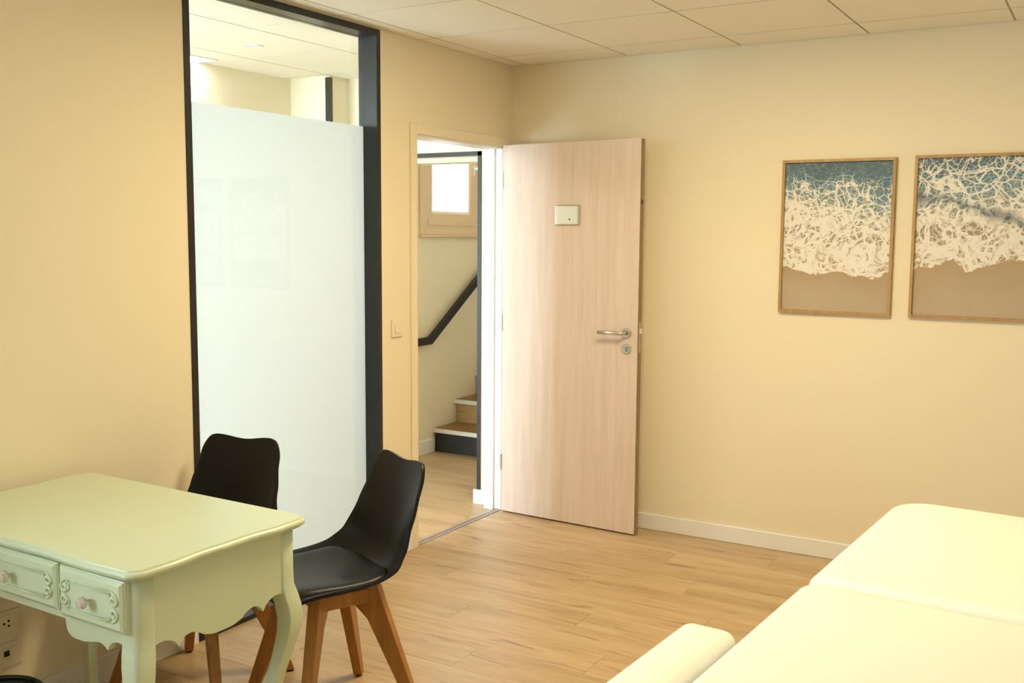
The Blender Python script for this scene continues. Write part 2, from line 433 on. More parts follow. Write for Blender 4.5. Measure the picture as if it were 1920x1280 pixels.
# ceiling: slab + single tiles on the 600 mm grid (shared by room and hall)
ceiling = struct(boxes('ceiling', [(HX0 - .1, XR + .1, YF - .1, PY + .2, H + .006, H + .12)], 'grid'), 'suspended ceiling of pale square tiles')
GX, GYo = 0.092, -0.275
tile_mesh = {}
LEDS = []
def tile(x0, x1, y0, y1):
    key = (round(x1 - x0, 3), round(y1 - y0, 3)); g = 0.0045
    hx, hy = key[0] / 2 - g, key[1] / 2 - g
    if hx < .004 or hy < .004: return
    if key in tile_mesh:
        o = bpy.data.objects.new('ceiling_tile', tile_mesh[key]); COL.objects.link(o)
    else:
        V = [(-hx, -hy, 0), (hx, -hy, 0), (hx, hy, 0), (-hx, hy, 0), (-hx - .001, -hy - .001, .006), (hx + .001, -hy - .001, .006), (hx + .001, hy + .001, .006), (-hx - .001, hy + .001, .006)]
        o = obj('ceiling_tile', V, [(0, 1, 2, 3)] + [(i, (i + 1) % 4, 4 + (i + 1) % 4, 4 + i) for i in range(4)], 'ceil'); tile_mesh[key] = o.data
        o.data.materials.append(MT['joint'])
        for p in o.data.polygons: p.material_index = 0 if abs(p.normal.z) > .9 else 1
    o.location = ((x0 + x1) / 2, (y0 + y1) / 2, H); o.parent = ceiling
ROOM_PANELS = {(2, 2)}
for (ra, rb, rc, rd) in ((0.0, XR, YF, 0.0), (HX0, -T, HY0, PY)):
    for i in range(-6, 8):
        for j in range(-1, 12):
            x0, x1 = GX + .6 * i, GX + .6 * (i + 1)
            y1, y0 = GYo - .6 * j, GYo - .6 * (j + 1)
            if ra == 0.0 and (i, j) in ROOM_PANELS: continue
            x0, x1, y0, y1 = max(x0, ra), min(x1, rb), max(y0, rc), min(y1, rd)
            if x1 - x0 > .012 and y1 - y0 > .012: tile(x0, x1, y0, y1)

# walls
struct(boxes('wall_left', [
    (-T, 0, YF, WY0, 0, H + .01), (-T, 0, WY1, GY0, 0, H + .01), (-T, 0, WY0, WY1, 0, WZ0), (-T, 0, WY0, WY1, WZ1, H + .01),
    (-T, 0, GY0, GY1, GZ1, H + .01),
    (-T, 0, GY1, DY0, 0, H + .01),
    (-T, 0, DY0, DY1, DZ1, H + .01),
    (-T, 0, DY1, 0.0, 0, H + .01)], 'wall'), 'cream wall with the glazed panel and the doorway')
struct(box('wall_back', -T, XR, 0.0, 0.15, 0, H + .01, 'wall'), 'cream wall with the two framed pictures')
struct(box('wall_right', XR, XR + .15, YF, 0.15, 0, H + .01, 'wall'))
struct(box('wall_front', -T, XR + .15, YF - .15, YF, 0, H + .01, 'wall'))
# hall walls
struct(boxes('wall_hall_far', [
    (SX - .1, -1.12, -0.22, PY, 0, H + .01),
    (-1.55, -1.43, -0.94, -0.10, 0, H + .01),
    (-1.43, SX - .1, -0.22, PY, 0, H + .01),
    (HX0 - .1, -1.55, -0.94, -0.82, 0, H + .01),
    (HX0 - .1, HX0, HY0, -0.94, 0, H + .01)], 'wall'), 'cream hall wall seen above the frosted glass')
EX0, EX1, EZ1 = -2.2, -0.3, 2.3
struct(boxes('wall_hall_end', [(HX0 - .1, EX0, HY0 - .1, HY0, 0, H + .01), (EX1, 0, HY0 - .1, HY0, 0, H + .01), (EX0, EX1, HY0 - .1, HY0, EZ1, H + .01), (EX0, EX1, HY0 - .1, HY0, 0, .1)], 'wall'))
# partition with the black-framed opening to the stairs
OX0, OX1, OZ1 = -1.09, -0.165, 2.015
struct(boxes('wall_partition', [(OX1, -T, PY, 0.15, 0, H + .01), (SX, OX0, PY, 0.15, 0, H + .01), (OX0, OX1, PY, 0.15, OZ1, H + .01), (OX0, OX1, 0.0, 0.15, OZ1 - .052, OZ1)], 'wall'))
# stair hall
SWY0, SWY1, SWZ0, SWZ1 = 0.83, 1.56, 1.575, 2.33       # window hole
struct(boxes('wall_stairs', [
    (SX - .2, SX, PY, SWY0, 0, SZ1), (SX - .2, SX, SWY1, SY1, 0, SZ1), (SX - .2, SX, SWY0, SWY1, 0, SWZ0), (SX - .2, SX, SWY0, SWY1, SWZ1, SZ1)], 'wall'), 'cream wall beside the stairs with the small window')
struct(boxes('wall_stairs_right', [(-.15, -.02, 0.15, SY1, 0, SZ1), (SX - .2, 0, SY1, SY1 + .1, 0, SZ1), (SX - .2, 0, 0.14, SY1 + .1, SZ1, SZ1 + .1), (SX - .2, 0, 0.05, .15, H, SZ1)], 'wall'))

# baseboards
BH, BT = 0.085, 0.013
struct(box('baseboard_back', 0.0, XR, -BT, 0, 0, BH, 'white', bev=.003, seg=1), 'white baseboard along the wall with the pictures')
struct(boxes('baseboard_left', [(0, BT, GY1 + .03, DY0 - .045, 0, BH + .02), (0, BT, YF, GY0 - .01, 0, BH + .02)], 'white', bev=.003), 'cream baseboard along the left wall')
struct(box('baseboard_right', XR - BT, XR, YF, -BT, 0, BH, 'white'))
struct(box('baseboard_front', BT, XR - BT, YF, YF + BT, 0, BH, 'white'))
struct(box('baseboard_hall', OX1 - .045, -T, PY - .014, PY, 0, .085, 'white', bev=.003, seg=1), 'short white baseboard on the stub wall inside the doorway')
struct(box('baseboard_stairs', SX, SX + .013, 0.15, 0.97, 0, .10, 'white', bev=.003, seg=1), 'white baseboard along the stair wall')

# ------------------------------------------------------------------ window_1: floor-to-ceiling glazed panel
win1 = struct(empty('window_1', (0, (GY0 + GY1) / 2, 0)), 'black steel framed glass panel with frosted lower film')
def wbox(name, x0, x1, y0, y1, z0, z1, mat, root, **k):
    o = box(name, x0, x1, y0, y1, z0, z1, mat, None, **k)
    o.parent = root; o.matrix_parent_inverse = Matrix.Translation(root.location).inverted() if root.rotation_euler.z == 0 else root.matrix_world.inverted()
    return o
FW = 0.028
for a in ((GY0, GY0 + FW, 0, GZ1), (GY1 - FW, GY1, 0, GZ1)):
    wbox('frame_upright', -T, 0.004, a[0], a[1], a[2], a[3], 'black', win1)
wbox('frame_head', -T, 0.004, GY0 + FW, GY1 - FW, GZ1 - FW, GZ1, 'black', win1)
wbox('frame_sill', -T, 0.004, GY0 + FW, GY1 - FW, 0, FW - .008, 'black', win1)
wbox('pane', -0.074, -0.066, GY0 + FW, GY1 - FW, FW, GZ1 - FW, 'glass', win1)
fz = 2.040
fl = obj('frosted_film', [(-.0755, GY0 + FW, FW), (-.0755, GY1 - FW, FW), (-.0755, GY1 - FW, fz), (-.0755, GY0 + FW, fz)], [(0, 1, 2, 3)], 'film')
fl.parent = win1; fl.matrix_parent_inverse = Matrix.Translation(win1.location).inverted()
fl['label'] = 'white frosted film on the lower glass'

# ------------------------------------------------------------------ doorway trim and threshold
cas = struct(empty('trim_1', (0, (DY0 + DY1) / 2, 0)), 'cream door casing and lining around the open doorway')
CW = 0.042
wbox('casing_side', 0, .012, DY0 - CW, DY0 + .006, 0, DZ1 + CW, 'wall', cas, bev=.002, seg=1)
wbox('casing_side', 0, .012, DY1 - .006, DY1 + CW, 0, DZ1 + CW, 'wall', cas, bev=.002, seg=1)
wbox('casing_head', 0, .012, DY0 + .006, DY1 - .006, DZ1 - .006, DZ1 + CW, 'wall', cas, bev=.002, seg=1)
wbox('lining_side', -T - .004, 0, DY0, DY0 + .018, 0, DZ1, 'white', cas)
wbox('lining_side', -T - .004, -.045, DY1 - .022, DY1, 0, DZ1, 'white', cas)
wbox('lining_side', -.045, 0, DY1 - .008, DY1, 0, DZ1, 'white', cas)
wbox('lining_head', -T - .004, 0, DY0 + .018, DY1 - .022, DZ1 - .018, DZ1, 'white', cas)
thr = struct(empty('trim_2', (-.02, (DY0 + DY1) / 2, 0)), 'grey metal threshold strip across the doorway floor')
wbox('strip', -.042, .0, DY0 + .018, DY1 - .008, 0, .004, 'alu', thr, bev=.0015, seg=1)
wbox('ridge', -.026, -.020, DY0 + .018, DY1 - .008, .004, .007, 'alu', thr)

# ------------------------------------------------------------------ the open door
TH = -0.0469
door = struct(empty('door_1', (0.021, -0.130, 0), TH), 'open pale oak door with steel lever handle')
DW, DT, DZ0, DZT = 0.829, 0.040, 0.009, 2.034
box('leaf', 0, DW, 0, DT, DZ0, DZT, 'door', door)
e1 = box('edge_band', DW, DW + .0015, 0.002, DT, DZ0, DZT, 'edge', door)
sg = box('sign_plate', 0.333, 0.480, -.009, 0, 1.604, 1.708, 'steel', door, bev=.003, seg=1)
sg['label'] = 'small square silver door sign'
box('plate_face', 0.340, 0.473, -.0105, -.009, 1.611, 1.701, 'plate', sg)
disc('dot', (0.427, 1.634), .0045, 'y', -.0112, -.0105, 'dark', sg, 12)
hx, hz = DW - .062, 1.056
hd = disc('handle_rose', (hx, hz), .026, 'y', -.008, 0, 'steel', door, 28, .002)
hd['label'] = 'round steel rose of the lever handle'
pth = [(hx, -.008, hz), (hx, -.030, hz), (hx - .003, -.042, hz), (hx - .010, -.049, hz), (hx - .022, -.052, hz), (hx - .140, -.052, hz)]
loft('lever', tube(pth, .0095, 14), 'steel', hd)
lk = disc('lock_rose', (hx, hz - .082), .026, 'y', -.008, 0, 'steel', door, 28, .002)
boxes('thumb_turn', [(hx - .003, hx + .003, -.016, -.008, hz - .097, hz - .072), (hx - .004, hx + .011, -.016, -.008, hz - .075, hz - .069)], 'greym', lk)
box('latch_bolt', DW + .0015, DW + .013, .012, .026, hz - .002, hz + .024, 'nosing', door, bev=.002, seg=1)
box('lock_slot', DW + .0015, DW + .0025, .012, .026, 1.708, 1.733, 'dark', door)
box('latch_plate', DW + .0015, DW + .003, .010, .030, hz - .10, hz + .06, 'alu', door)
for z in (0.24, 1.02, 1.80):
    hg = disc('hinge', (-.004, .0), .007, 'z', z, z + .09, 'steel', door, 12)
# hinge leaves on the frame edge are part of the hinges above

# ------------------------------------------------------------------ hall: black frame, dark post
fr = struct(empty('trim_3', (OX1, PY, 0)), 'black steel frame around the opening to the stairs')
wbox('frame_upright', OX1 - .024, OX1, PY - .006, PY + .05, .085, OZ1, 'black', fr)
wbox('frame_upright', OX0, OX0 + .024, PY - .006, PY + .05, 0, OZ1, 'black', fr)
wbox('frame_head', OX0, OX1, PY - .006, PY + .03, OZ1 - .024, OZ1, 'black', fr)
po = struct(box('trim_4', -1.135, -1.105, -.245, -.215, 0, H - .012, 'black'), 'dark steel corner post in the hall seen through clear glass')

# ------------------------------------------------------------------ window_2 beside the stairs
w2 = struct(empty('window_2', (SX, (SWY0 + SWY1) / 2, SWZ0)), 'small beige casement window above the stair handrail')
def fbars(root, name, x0, x1, y0, y1, z0, z1, wd, mat):
    wbox(name, x0, x1, y0, y0 + wd, z0, z1, mat, root, bev=.003, seg=1)
    wbox(name, x0, x1, y1 - wd, y1, z0, z1, mat, root, bev=.003, seg=1)
    wbox(name, x0, x1, y0 + wd, y1 - wd, z0, z0 + wd, mat, root, bev=.003, seg=1)
    wbox(name, x0, x1, y0 + wd, y1 - wd, z1 - wd, z1, mat, root, bev=.003, seg=1)
fbars(w2, 'frame_bar', SX - .06, SX + .012, .800, 1.590, 1.546, 2.36, .050, 'winwood')
fbars(w2, 'sash_bar', SX - .05, SX + .004, .848, 1.542, 1.594, 2.312, .104, 'winwood')
wbox('sash_rail', SX - .045, SX + .010, .90, 1.49, 1.612, 1.66, 'winwood', w2, bev=.004)
fbars(w2, 'bead', SX - .06, SX - .002, .945, 1.445, 1.692, 2.215, .022, 'white_pl')
wbox('pane', SX - .04, SX - .034, .93, 1.46, 1.68, 2.23, 'glass', w2)
hp = wbox('handle_plate', SX + .004, SX + .012, 1.470, 1.500, 1.985, 2.055, 'white_pl', w2, bev=.003)
V, Fc = [], []
add_rings(V, Fc, tube([(SX + .012, 1.485, 2.03), (SX + .045, 1.485, 2.035), (SX + .055, 1.492, 2.025), (SX + .055, 1.505, 1.99), (SX + .055, 1.508, 1.94), (SX + .053, 1.500, 1.905)], [.010, .010, .011, .011, .010, .008], 10))
ho = obj('handle', V, Fc, 'white_pl', None, True); ho.parent = w2; ho.matrix_parent_inverse = Matrix.Translation(w2.location).inverted()
wbox('sill', SX, SX + .035, .790, 1.60, 1.530, 1.546, 'winwood', w2, bev=.003, seg=1)

# window behind the camera, hall entrance glazing
w3 = struct(empty('window_3', (0, (WY0 + WY1) / 2, WZ0)), 'wide window in the left wall beside the viewer')
for a in ((WY0, WY0 + .05), ((WY0 + WY1) / 2 - .03, (WY0 + WY1) / 2 + .03), (WY1 - .05, WY1)):
    wbox('frame_bar', -.09, -.03, a[0], a[1], WZ0, WZ1, 'white_pl', w3)
for a in ((WZ0, WZ0 + .05), (WZ1 - .05, WZ1)):
    for c in ((WY0 + .05, (WY0 + WY1) / 2 - .03), ((WY0 + WY1) / 2 + .03, WY1 - .05)):
        wbox('frame_bar', -.09, -.03, c[0], c[1], a[0], a[1], 'white_pl', w3)
wbox('pane', -.062, -.057, WY0 + .05, WY1 - .05, WZ0 + .05, WZ1 - .05, 'glass', w3)
w4 = struct(empty('window_4', ((EX0 + EX1) / 2, HY0, 0)), 'glazed entrance at the end of the hall')
for a in ((EX0, EX0 + .06), (-1.29, -1.21), (EX1 - .06, EX1)):
    wbox('frame_bar', a[0], a[1], HY0 - .08, HY0 - .02, .1, EZ1, 'black', w4)
wbox('pane', EX0 + .06, EX1 - .06, HY0 - .055, HY0 - .05, .1, EZ1, 'glass', w4)

def portal(name, loc, rot, sx_, sy_, root):
    d = bpy.data.lights.new(name, 'AREA'); d.shape = 'RECTANGLE'; d.size = sx_; d.size_y = sy_
    d.cycles.is_portal = True
    o = bpy.data.objects.new(name, d); COL.objects.link(o); o.location = loc; o.rotation_euler = rot
    o.parent = root; o.matrix_parent_inverse = Matrix.Translation(root.location).inverted()
portal('daylight_portal', (-.12, (WY0 + WY1) / 2, (WZ0 + WZ1) / 2), (PI / 2, 0, -PI / 2), WY1 - WY0, WZ1 - WZ0, w3)
portal('daylight_portal', ((EX0 + EX1) / 2, HY0 - .09, (EZ1 + .1) / 2), (PI / 2, 0, 0), EX1 - EX0, EZ1 - .1, w4)
portal('daylight_portal', (SX - .12, (SWY0 + SWY1) / 2, (SWZ0 + SWZ1) / 2), (PI / 2, 0, -PI / 2), SWY1 - SWY0, SWZ1 - SWZ0, w2)

# ------------------------------------------------------------------ staircase
st = tag(empty('staircase', (SX + .5, 0.97, 0)), 'oak treads with pale nosings and a black first riser, beyond the doorway', 'stairs')
RISE, RUN, SXA, SXB = 0.172, 0.275, SX + .002, -.152
for k in range(5):
    y0 = 0.985 + RUN * k; z0 = RISE * k
    wbox('riser', SXA + .004, SXB, y0, y0 + .02, z0, z0 + RISE - .028, 'blackflat' if k == 0 else 'riser', st)
    tr = wbox('tread', SXA, SXB, y0 - .018, y0 + RUN + .02, z0 + RISE - .028, z0 + RISE, 'tread', st)
    nb = box('nosing', SXA, SXB, y0 - .024, y0 - .018, z0 + RISE - .030, z0 + RISE - .001, 'nosing', None)
    nb.parent = tr
# body below the treads
wbox('carcass', SXA + .02, SXB - .01, 1.02, 0.985 + RUN * 5, 0, .14, 'riser', st)

hr = tag(empty('handrail', (SX, .9, .8)), 'black steel handrail climbing the wall beside the stairs', 'handrail')
hxx = SX + .055
poly = [(.40, .787), (.862, .787), (1.70, 1.345), (2.60, 1.945), (2.60, 2.005), (1.685, 1.393), (.846, .835), (.40, .835)]
rail = prism('rail', poly, hxx - .016, hxx + .016, 'x', 'black', None, bev=.003)
rail.parent = hr; rail.matrix_parent_inverse = Matrix.Translation(hr.location).inverted()
for (yy, zz) in ((.62, .787), (1.50, 1.212), (2.3, 1.745)):
    V, Fc = [], []
    add_rings(V, Fc, tube([(SX, yy + .02, zz - .03), (SX + .04, yy + .02, zz - .03), (hxx, yy + .02, zz - .01), (hxx, yy + .02, zz + .02)], .008, 8))
    b_ = obj('bracket', V, Fc, 'black', None, True); b_.parent = hr; b_.matrix_parent_inverse = Matrix.Translation(hr.location).inverted()

# ------------------------------------------------------------------ ceiling lights
def led_panel(x0, x1, y0, y1, mat, label, name='ceiling_panel_light', z=H):
    r = tag(empty(name, ((x0 + x1) / 2, (y0 + y1) / 2, z)), label, 'light', 'square ceiling panel lights')
    fw = .012
    for b in ((x0, x1, y0, y0 + fw), (x0, x1, y1 - fw, y1), (x0, x0 + fw, y0 + fw, y1 - fw), (x1 - fw, x1, y0 + fw, y1 - fw)):
        wbox('panel_frame', b[0], b[1], b[2], b[3], z - .006, z + .004, 'white', r)
    wbox('diffuser', x0 + fw, x1 - fw, y0 + fw, y1 - fw, z - .003, z + .002, mat, r)
    return r
for n, (i, j) in enumerate(sorted(ROOM_PANELS)):
    led_panel(GX + .6 * i, GX + .6 * (i + 1), GYo - .6 * (j + 1), GYo - .6 * j, 'room_led', ['square panel light in the ceiling between the door and the massage table'][n])
led_panel(-1.88, -1.28, -1.54, -0.94, 'hall_led', 'bright panel light in the hall ceiling seen through the clear glass')
led_panel(-0.98, -0.38, 1.3, 1.9, 'stair_fill_led', 'added fill panel in the ceiling above the stairs, out of view', z=SZ1)  # unseen panel, added to brighten the stair hall
dl = tag(empty('downlight', (-.815, -1.145, H)), 'small round recessed spotlight in the hall ceiling', 'light')
ring = []
for rr, zz in ((.048, H), (.048, H - .004), (.040, H - .004), (.036, H - .001)):
    ring.append([(-.815 + rr * math.cos(a), -1.145 + rr * math.sin(a), zz) for a in (2 * PI * k / 28 for k in range(28))])
o = loft('trim_ring', ring, 'white', None, False, cap=False); o.parent = dl; o.matrix_parent_inverse = Matrix.Translation(dl.location).inverted()
o = disc('lens', (-.815, -1.145), .036, 'z', H - .002, H - .001, 'spot', None, 28); o.parent = dl; o.matrix_parent_inverse = Matrix.Translation(dl.location).inverted()

# ------------------------------------------------------------------ switch and outlet
sw = tag(empty('light_switch', (0, -1.066, 1.107)), 'square cream light switch between glass panel and doorway', 'light switch')
wbox('cover_plate', 0, .009, -1.107, -1.025, 1.066, 1.148, 'plastic', sw, bev=.003)
wbox('rocker', .009, .013, -1.088, -1.044, 1.085, 1.129, 'plastic', sw, bev=.0015, seg=1)
ou = tag(empty('wall_outlet', (0, -3.09, .28)), 'cream double wall outlet under the green desk', 'outlet')
wbox('cover_plate', 0, .010, -3.150, -3.036, .190, .372, 'plastic', ou, bev=.006)
up = wbox('socket_face', .010, .014, -3.125, -3.050, .300, .362, 'plastic', ou, bev=.002, seg=1)
for (dy, dz) in ((-3.098, .336), (-3.082, .342), (-3.082, .326)):
    o = disc('pin_hole', (dy, dz), .0042, 'x', .0135, .0146, 'dark', None, 10); o.parent = ou; o.matrix_parent_inverse = Matrix.Translation(ou.location).inverted()
wbox('jack_hood', .010, .020, -3.120, -3.058, .258, .274, 'plastic', ou, bev=.002, seg=1)
wbox('jack_hole', .0095, .0115, -3.100, -3.082, .228, .246, 'dark', ou)

# ------------------------------------------------------------------ framed pictures
def picture(x0, x1, z0, z1, prn, label):
    cx, cz = (x0 + x1) / 2, (z0 + z1) / 2
    r = tag(empty('framed_picture', (cx, 0, cz)), label, 'picture', 'framed sea prints on the wall')
    hw, hh, b, d = (x1 - x0) / 2, (z1 - z0) / 2, .013, .022
    prism('frame_rail', [(-hw, hh), (hw, hh), (hw - b, hh - b), (-hw + b, hh - b)], -d, -.001, 'y', 'frame', r)
    prism('frame_rail', [(-hw, -hh), (hw, -hh), (hw - b, -hh + b), (-hw + b, -hh + b)], -d, -.001, 'y', 'frame', r)
    prism('frame_stile', [(-hw, -hh), (-hw, hh), (-hw + b, hh - b), (-hw + b, -hh + b)], -d, -.001, 'y', 'frame', r)
    prism('frame_stile', [(hw, -hh), (hw, hh), (hw - b, hh - b), (hw - b, -hh + b)], -d, -.001, 'y', 'frame', r)
    box('print', -hw + b, hw - b, -.008, -.003, -hh + b, hh - b, prn, r)
    box('glass_pane', -hw + b, hw - b, -.0125, -.0105, -hh + b, hh - b, 'pglass', r)
    return r
picture(1.520, 2.038, 1.189, 1.914, 'print_a', 'framed sea print with calm teal water at the top, nearer the open door')
picture(2.118, 2.636, 1.191, 1.918, 'print_b', 'framed sea print of rough foam with a dark blue trough, cut by the right edge')

# ------------------------------------------------------------------ desk
desk = tag(empty('writing_desk', (0.545, -3.112, 0), math.radians(-1.1)), 'pale green painted writing desk with curved legs and carved drawers', 'desk')
desk.scale = (1, 1, 1.013)
TL, TD, TZ = 0.488, 0.296, 0.762
def top_outline(off, n_c=8):
    """closed outline, corners rounded, sides gently serpentine; off = inward offset"""
    pts = []
    hl, hd_ = TL - off, TD - off
    r = 0.038
    for (sx, sy_) in ((1, -1), (1, 1), (-1, 1), (-1, -1)):
        c = Vector((sx * (hl - r), sy_ * (hd_ - r)))
        a0 = {(1, -1): -PI / 2, (1, 1): 0, (-1, 1): PI / 2, (-1, -1): PI}[(sx, sy_)]
        for k in range(n_c + 1):
            a = a0 + PI / 2 * k / n_c
            pts.append(c + Vector((math.cos(a), math.sin(a))) * r)
        nx = {(1, -1): (1, 1), (1, 1): (-1, 1), (-1, 1): (-1, -1), (-1, -1): (1, -1)}[(sx, sy_)]
        p0 = pts[-1]; a = a0 + PI / 2
        c2 = Vector((nx[0] * (hl - r), nx[1] * (hd_ - r))); p1 = c2 + Vector((math.cos(a), math.sin(a))) * r
        out = Vector((math.cos(a), math.sin(a)))
        for k in range(1, 20):
            t = k / 20
            amp = 0.009 if abs(out.x) > .5 else (0.010 if out.y < 0 else 0.0)
            s = -amp * (1 - math.cos(2 * PI * t)) / 2 * (1.0 if abs(out.x) > .5 else 0.6) + (amp * .5 * math.sin(3 * PI * t) ** 2)
            pts.append(p0.lerp(p1, t) + out * s)
    return pts
rings = []
for off, z in ((.020, TZ - .027), (.010, TZ - .026), (.006, TZ - .022), (.0015, TZ - .018), (0, TZ - .013), (.0015, TZ - .008), (.006, TZ - .0045), (.0075, TZ - .004), (.0085, TZ - .0015), (.0115, TZ)):
    rings.append([(p.x, p.y, z) for p in top_outline(off)])
top = loft('desk_top', rings, 'desk', desk, smooth=False)
ZT = TZ - .027
HLc, HDc = 0.458, 0.267            # case half sizes (outer faces)
LEGW = 0.052
# scalloped end aprons (outline in y,z), drawn for the right half and mirrored
def arc(pts, c, r, a0, a1, n=8):
    for k in range(n + 1):
        a = math.radians(a0 + (a1 - a0) * k / n); pts.append((c[0] + r[0] * math.cos(a), c[1] + r[1] * math.sin(a)))
def apron(name, bot, zt, a0, a1, axis):
    """board with a shaped lower edge: bot = (coordinate, z) points in rising order, straight top at zt"""
    pts = []
    for a, z in bot:
        if not pts or a > pts[-1][0] + 2e-4: pts.append((a, z))
    f = (lambda a, d, z: (d, a, z)) if axis == 'x' else (lambda a, d, z: (a, d, z))
    V = []; Fc = []
    for a, z in pts: V += [f(a, a0, z), f(a, a1, z), f(a, a0, zt), f(a, a1, zt)]
    for k in range(len(pts) - 1):
        p, q = 4 * k, 4 * (k + 1)
        Fc += [(p, q, q + 2, p + 2), (p + 1, p + 3, q + 3, q + 1), (p, p + 1, q + 1, q), (p + 2, q + 2, q + 3, p + 3)]
    e = 4 * (len(pts) - 1); Fc += [(0, 2, 3, 1), (e, e + 1, e + 3, e + 2)]
    return obj(name, V, Fc, 'desk', desk)
def fine(tab, n=6):
    """Catmull-Rom through the points, sharp at the ends"""
    out = []
    for i in range(len(tab) - 1):
        P = [Vector(tab[max(0, min(len(tab) - 1, i + k))]) for k in (-1, 0, 1, 2)]
        for k in range(n):
            t = k / n
            q = .5 * ((2 * P[1]) + (-P[0] + P[2]) * t + (2 * P[0] - 5 * P[1] + 4 * P[2] - P[3]) * t * t + (-P[0] + 3 * P[1] - 3 * P[2] + P[3]) * t ** 3)
            out.append((q.x, q.y))
    return out + [tab[-1]]
yl = HDc - LEGW + .006
half = fine([(0.0, .527), (.030, .528), (.052, .533), (.064, .537)]) + fine([(.065, .538), (.082, .549), (.102, .5545), (.120, .552), (.133, .542), (.141, .531)]) + fine([(.142, .531), (.150, .544), (.166, .555), (.186, .561), (.204, .560), (yl, .555)])
bottom = [(-a, b) for a, b in reversed(half)] + half[1:]
for s in (1, -1):
    apron('side_apron', bottom, ZT, s * (HLc - .003), s * (HLc - .023), 'x')
# back apron (simple shallow curve)
apron('back_apron', [(-(HLc - LEGW), .555)] + [(-.38 + .76 * k / 16, .545 + .03 * math.sin(PI * k / 16)) for k in range(17)] + [(HLc - LEGW, .555)], ZT, HDc - .023, HDc - .003, 'y')
# front: kneehole rail in the middle, deeper brackets under the side drawers
hf = [(0, .586), (.1835, .586), (.1845, .575)] + fine([(.185, .574), (.188, .561), (.197, .550), (.213, .5435), (.240, .542), (.270, .545), (.295, .5505), (.318, .553), (.334, .548), (.346, .540)]) + fine([(.347, .540), (.353, .553), (.366, .563), (.384, .568), (.398, .566), (HLc - LEGW + .004, .560)])
apron('front_frame', [(-a, b) for a, b in reversed(hf)] + hf[1:], ZT, -HDc + .003, -HDc + .021, 'y')
# cabriole legs
def leg_rings(sx, sy_):
    R_ = []
    prof = [(ZT, 0, .0275), (.62, 0, .0275), (.575, .001, .0275), (.545, .006, .0285), (.515, .012, .0285), (.48, .0145, .027), (.44, .011, .0245), (.39, .001, .0220), (.33, -.012, .0198), (.26, -.024, .0180), (.18, -.031, .0165), (.10, -.030, .0160), (.055, -.022, .0175), (.03, -.014, .0205), (.012, -.010, .0215), (0, -.011, .0200)]
    for z, d, h in prof:
        cx, cyy = sx * (HLc - .0275 + d), sy_ * (HDc - .0275 + d)
        ring = []
        rr = .011 if z > .55 else .008
        for (qx, qy) in ((1, -1), (1, 1), (-1, 1), (-1, -1)):
            a0 = {(1, -1): -90, (1, 1): 0, (-1, 1): 90, (-1, -1): 180}[(qx, qy)]
            outer = (qx == sx and qy == sy_)
            r1 = rr * (2.0 if outer and z > .5 else 1.0 if outer else .4)
            r1 = min(r1, h * .9)
            for k in range(5):
                a = math.radians(a0 + 90 * k / 4)
                ring.append((cx + qx * (h - r1) + r1 * math.cos(a), cyy + qy * (h - r1) + r1 * math.sin(a), z))
        R_.append(ring)
    return R_
for sx in (1, -1):
    for sy_ in (1, -1):
        o = loft('leg', leg_rings(sx, sy_), 'desk', desk, smooth=True)
        for p in o.data.polygons: p.use_smooth = len(p.vertices) == 4
